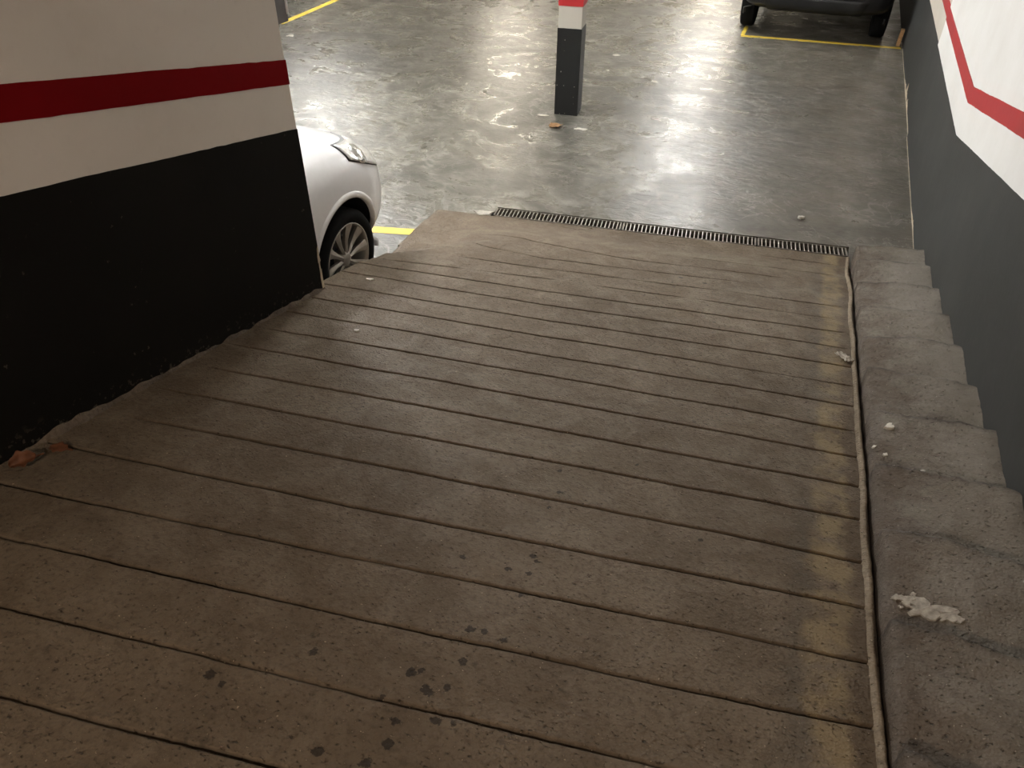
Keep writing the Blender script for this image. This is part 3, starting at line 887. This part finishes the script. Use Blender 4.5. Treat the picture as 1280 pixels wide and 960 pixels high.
        if hl is not None:
            # round reflector behind the lens, reads as a bright disc
            pc, nn = cast(.36 * sx, .815 * sz + lift, side)
            rb = bmesh.new()
            q = nn.to_track_quat('Z', 'Y').to_matrix().to_4x4()
            for r_, zc in ((.074, .008), (.048, .013)):
                bmesh.ops.create_uvsphere(rb, u_segments=20, v_segments=8, radius=r_, matrix=Matrix.Translation(pc) @ q @ Matrix.Diagonal((1, 1, .28, 1)))
            bm_obj('reflector', rb, MAT['chrome'], hl, True)
        patch('tail_lamp', [(-2.93, .80), (-3.03, .80), (-3.0, 1.02), (-2.92, 1.04)], S(side), MAT['red_lens'], root, .006, 4, 5)
        # wing mirror, folded
        mbm = bmesh.new(); bmesh.ops.create_uvsphere(mbm, u_segments=16, v_segments=10, radius=1, matrix=Matrix.Translation(tr(-1.02, side * .845, .99)) @ Matrix.Diagonal((.10, .042, .068, 1)))
        bm_obj('mirror', mbm, paint, root, True)
        # shut lines
        def seam(pts, nm='seam'):
            V, F = [], []
            P = []
            for (x0, z0), (x1, z1) in zip(pts, pts[1:]):
                for t in range(8): P.append((x0 + (x1 - x0) * t / 8, z0 + (z1 - z0) * t / 8))
            P.append(pts[-1])
            for i, (x, z) in enumerate(P):
                a = P[max(0, i - 1)]; b = P[min(len(P) - 1, i + 1)]
                dx, dz = b[0] - a[0], b[1] - a[1]; l = math.hypot(dx, dz) or 1
                for s in (-1, 1):
                    pnt, nn_ = S(side)(x - dz / l * .002 * s, z + dx / l * .002 * s)
                    if pnt is None: return
                    V.append(pnt + nn_ * .0015)
            for i in range(len(P) - 1): F.append((2 * i, 2 * i + 1, 2 * i + 3, 2 * i + 2))
            pydata(nm, V, F, MAT['dark_plastic'], body)
        seam([(-.86, .30), (-.84, .6), (-.90, .93)]); seam([(-1.76, .30), (-1.78, .93)])
        seam([(.565, .66), (.535, .625), (.52, .57)])
    # windscreen, rear window, grille, plates
    patch('windscreen', [(-.55, -.62), (-.55, .62), (.0, .54), (.0, -.54)], lambda u, y: cast_d(tr(-.83 - (u + .55) * 1.15, y, 1.16 + (u + .55) * .42 + .8), (0, 0, -1)), MAT['glass'], body)
    patch('rear_window', [(1.06, -.56), (1.06, .56), (1.30, .50), (1.30, -.50)], lambda z, y: cast_d((-5 * sx, y * sy, z * sz + lift), (1, 0, 0)), MAT['glass'], body)
    patch('grille', [(.36, -.34), (.36, .34), (.48, .30), (.48, -.30)], lambda z, y: cast_d((5, y * sy, z * sz + lift), (-1, 0, 0)), MAT['dark_plastic'], body)
    patch('rear_valance', [(.26, -.50), (.26, .50), (.42, .56), (.42, -.56)], lambda z, y: cast_d((-5 * sx, y * sy, z * sz + lift), (1, 0, 0)), MAT['dark_plastic'], body, .015)
    patch('number_plate', [(.62, -.26), (.62, .26), (.72, .26), (.72, -.26)], lambda z, y: cast_d((-5 * sx, y * sy, z * sz + lift), (1, 0, 0)), MAT['plate'], root, .008, 6, 2)
    # arch lips
    for ax, az in axles:
        for side in (-1, 1):
            V, F = [], []
            n_ = 40
            for i in range(n_ + 1):
                t = math.radians(-14 + 208 * i / n_)
                row = []
                for rr, off in ((ra - .002, -.022), (ra - .001, .006), (ra + .012, .011), (ra + .030, .007), (ra + .040, -.004)):
                    x, z = ax + rr * math.cos(t), az + rr * math.sin(t)
                    pnt, nn_ = cast(ax + (ra + .03) * math.cos(t) * 1.0, az + (ra + .03) * math.sin(t), side)
                    if pnt is None or abs(pnt.y) < .5: pnt = Vector((x, side * .78 * sy, z))
                    V.append((x, pnt.y + side * off, z))
            for i in range(n_):
                for j in range(4): F.append((i * 5 + j, i * 5 + j + 1, i * 5 + j + 6, i * 5 + j + 5))
            pydata('arch_lip', V, F, paint, body, True)
    # wheels
    def wheel(ax, side):
        wr_ = empty('wheel', (ax, side * (.84 * sy - .115), rw), 0, root)
        s = side
        def lathe(nm, prof, m, parent, seg=48):
            V, F = [], []
            k = len(prof)
            for i in range(seg):
                t = 2 * PI * i / seg
                for r, y in prof: V.append((r * math.cos(t), s * y, r * math.sin(t)))
            for i in range(seg):
                for j in range(k - 1):
                    F.append((i * k + j, i * k + j + 1, ((i + 1) % seg) * k + j + 1, ((i + 1) % seg) * k + j))
            return pydata(nm, V, F, m, parent, True)
        r = rw / .295
        lathe('tyre', [(.212 * r, -.085), (.24 * r, -.098), (.278 * r, -.092), (.293 * r, -.07), (.295 * r, 0), (.293 * r, .07), (.278 * r, .092), (.245 * r, .098), (.217 * r, .088), (.212 * r, .08)], MAT['rubber'], wr_)
        lathe('rim', [(.216 * r, .084), (.216 * r, .091), (.209 * r, .090), (.204 * r, .07), (.198 * r, -.08), (.214 * r, -.085)], alloy, wr_)
        lathe('brake_disc', [(.0, .010), (.13 * r, .010), (.13 * r, -.02), (.0, -.02)], MAT['dark_plastic'], wr_)
        hb = lathe('hub', [(.0, .078), (.030 * r, .078), (.046 * r, .070), (.052 * r, .045), (.052 * r, .0)], alloy, wr_, 24)
        bmw = bmesh.new()
        prof = [(.040, .010), (.10, .015), (.15, .023), (.207, .036)]
        ys = [.066, .062, .066, .078]
        vs = []
        for (rr, hwid), yy in zip(prof, ys):
            vs.append([bmw.verts.new((rr * r, s * yy, -hwid * r)), bmw.verts.new((rr * r, s * (yy + .010), 0)), bmw.verts.new((rr * r, s * yy, hwid * r)),
                       bmw.verts.new((rr * r, s * (yy - .024), hwid * r * .8)), bmw.verts.new((rr * r, s * (yy - .024), -hwid * r * .8))])
        for A, B in zip(vs, vs[1:]):
            for i in range(5): bmw.faces.new((A[i], A[(i + 1) % 5], B[(i + 1) % 5], B[i]))
        bmw.faces.new(vs[0]); bmw.faces.new(vs[-1][::-1])
        sp = bm_obj('spoke', bmw, alloy, wr_)
        for i in range(1, 10):
            c = sp.copy(); link(c, wr_); c.rotation_euler = (0, 2 * PI * i / 10, 0)
        sp.rotation_euler = (0, 0, 0)
    for ax, az in axles:
        for side in (-1, 1): wheel(ax, side)
    return root
make_car((-3.305, 3.60, -.05), PI / 2, MAT['car_white'], 'white hatchback parked behind the left wall, front wheel showing', 'hatchback', (1, 1, 1), .060, .322)
make_car((-.225, 14.70, 0), PI / 2, MAT['car_black'], 'black car parked behind the long yellow line by the right wall', 'estate_car', (1.08, 1.15, 1.12), .06, .335, MAT['dark_plastic'])
make_car((-11.05, 11.0, 0), PI, MAT['car_red'], 'dark red car in the bay at the far left', 'small_car', (1.0, 1.0, 1.0), .03, .30)

# ------------------------------------------------------------------ small things
def leaf(name, loc, rz, size, m, label, curl=.5, tilt=0.0, wide=.34):
    root = empty(name, loc, rz)
    tag(root, label, 'leaf')
    n, k = 14, 6
    V, F = [], []
    for i in range(n + 1):
        t = i / n
        wd = size * wide * math.sin(PI * min(1, t * .96 + .02)) ** .75 * (1 + .18 * math.sin(t * 17))
        for j in range(k + 1):
            v = j / k * 2 - 1
            V.append((size * (t - .5), wd * v, size * (curl * (v * v) * .30 + .16 * curl * math.sin(t * 3.0) + .05 * nz(t * 4, v * 2)) + .003))
    for i in range(n):
        for j in range(k): F.append((i * (k + 1) + j, i * (k + 1) + j + 1, (i + 1) * (k + 1) + j + 1, (i + 1) * (k + 1) + j))
    o = pydata('blade', V, F, m, root, True)
    o.rotation_euler = (tilt, 0, 0)
    sd = o.modifiers.new('t', 'SOLIDIFY'); sd.thickness = .0012
    bm = bmesh.new(); add_box(bm, (size * .48, -.0018, .004), (size * .75, .0018, .0075))
    bm_obj('stem', bm, m, root)
lz = ramp_z(-2.20, 1.12)
leaf('dry_leaf', (-2.195, 1.125, lz + .004), 1.05, .085, MAT['leaf_dark'], 'curled dry brown leaf against the foot of the left wall', .9, .5)
leaf('dry_leaf', (-2.165, 1.235, ramp_z(-2.165, 1.235) + .002), .2, .07, MAT['leaf_dark'], 'flat brown dry leaf just beyond the brown one by the left wall', .25)
leaf('dry_leaf', (-2.29, 7.10, .002), .9, .125, MAT['leaf_tan'], 'tan dry leaf on the floor in front of the striped pillar', .28, 0, .5)

def flake(cx, cy, zf, r, label, seed, th=.004, ax=1.3, rot=.3, m=None, cat='debris', name='plaster_flake'):
    o = blob(name, cx, cy, zf, r, m or MAT['flake'], None, seed, th, ax, rot, 14, .8)
    tag(o, label, cat); return o
flake(-2.19, 5.062, lambda x, y: ramp_z(x, y) + .002, .042, 'white plaster smear at the left end of the drain grate', 3, .004, 1.6, .3, MAT['peel'])
flake(.143, 5.894, 0, .017, 'pale pebble on the floor beyond the short drain grate', 4, .018, 1.3)
flake(-2.387, 9.81, 0, .022, 'white flake on the floor well behind the striped pillar', 6, .006, 1.6)
flake(-1.705, 8.92, 0, .022, 'white flake on the floor right of the striped pillar', 7, .005, 1.8, -.3)
flake(-2.315, 9.14, 0, .014, 'small white flake on the floor just behind the striped pillar', 8, .005)
flake(-2.52, 7.37, 0, .024, 'white curl at the left foot of the striped pillar', 9, .006, 2.2, .1)
flake(-2.03, 7.13, 0, .026, 'thin white sliver on the floor right of the tan leaf', 10, .005, 2.8, .15)
flake(-6.69, 9.05, 0, .032, 'pale crumb on the floor below the far left yellow line', 12, .01, 1.6)
flake(-2.115, 3.225, lambda x, y: ramp_z(x, y), .017, 'small white crumb on the ramp near the end of the left wall', 13, .010)
flake(-1.812, 2.59, lambda x, y: ramp_z(x, y), .013, 'tiny white crumb on the shaded left part of the ramp', 14, .008)
flake(.596, 2.69, on_step, .017, 'largest white crumb on the middle steps near their ramp side', 15, .012)
flake(.583, 2.51, on_step, .007, 'tiny white crumb nearer the viewer than the largest one on the middle steps', 16, .006)
flake(.545, 2.56, on_step, .006, 'tiny white crumb at the worn ramp side of a middle step', 17, .006)
flake(.70, 2.42, on_step, .008, 'small white crumb in the middle of a step just below the dado end', 18, .006)

# crumpled paper scrap by the curb
pp = empty('paper_scrap', (.455, 3.50, ramp_z(.455, 3.5)))
tag(pp, 'crumpled white paper scrap on the ramp beside the steps', 'paper')
V, F = [], []
n = 9
for i in range(n + 1):
    for j in range(n + 1):
        u, v = i / n - .5, j / n - .5
        V.append((u * .085 + .01 * nz(u * 5, v * 5, 1), v * .05 + .012 * nz(u * 4, v * 6, 7), .012 + .016 * nz(u * 6, v * 6, 3) + .010 * abs(math.sin(u * 11))))
for i in range(n):
    for j in range(n): F.append((i * (n + 1) + j, (i + 1) * (n + 1) + j, (i + 1) * (n + 1) + j + 1, i * (n + 1) + j + 1))
o = pydata('sheet', V, F, MAT['flake'], pp); o.rotation_euler = (-.19, 0, -.7)
sd = o.modifiers.new('t', 'SOLIDIFY'); sd.thickness = .001

# wooden stick leaning at the right wall
wb = empty('wooden_stick', (.905, 11.66, 0))
tag(wb, 'short wooden stick standing against the right wall by the yellow line', 'stick')
bm = bmesh.new(); add_box(bm, (-.022, -.045, 0), (.022, .045, .20), .004)
bm_obj('stick', bm, MAT['wood'], wb).rotation_euler = (0, .06, 0)

# ------------------------------------------------------------------ ceiling lamps
def lamp(x, y, z, rz, watts, L, label):
    root = empty('ceiling_lamp', (x, y, z), rz)
    tag(root, label, 'lamp')
    box_obj('housing', (-L / 2 - .04, -.07, .06), (L / 2 + .04, .07, .23), MAT['lamp_body'], root, .008)
    bm = bmesh.new()
    bmesh.ops.create_cone(bm, cap_ends=True, segments=12, radius1=.022, radius2=.022, depth=L, matrix=Matrix.Rotation(PI / 2, 4, 'Y'))
    bm_obj('tube', bm, mat_emit(watts / (PI * 2 * PI * .022 * L), (1.0, .90, .74) if 'warm' in label else LAMP_COL), root)
    for q in (-1, 1): box_obj('tube_holder', (q * (L / 2 + .02) - .02, -.03, -.03), (q * (L / 2 + .02) + .02, .03, .07), MAT['lamp_body'], root, .004)
for a in LAMPS: lamp(*a)
# warm lamp over the top of the ramp, behind the viewer
rx, ry, rzz, rwatt = RAMP_LAMP
rl = empty('ramp_lamp', (rx, ry, rzz))
tag(rl, 'warm round lamp under the sloping ceiling at the top of the ramp', 'lamp')
bm = bmesh.new(); bmesh.ops.create_cone(bm, cap_ends=True, segments=32, radius1=.16, radius2=.14, depth=.08, matrix=Matrix.Translation((0, 0, .06)))
bm_obj('housing', bm, MAT['lamp_body'], rl)
ld = bpy.data.lights.new('lamp_light', 'AREA'); ld.shape = 'DISK'; ld.size = .28; ld.energy = rwatt; ld.color = (1.0, .80, .62)
lo = link(bpy.data.objects.new('lamp_light', ld), rl); lo.location = (0, 0, .01)
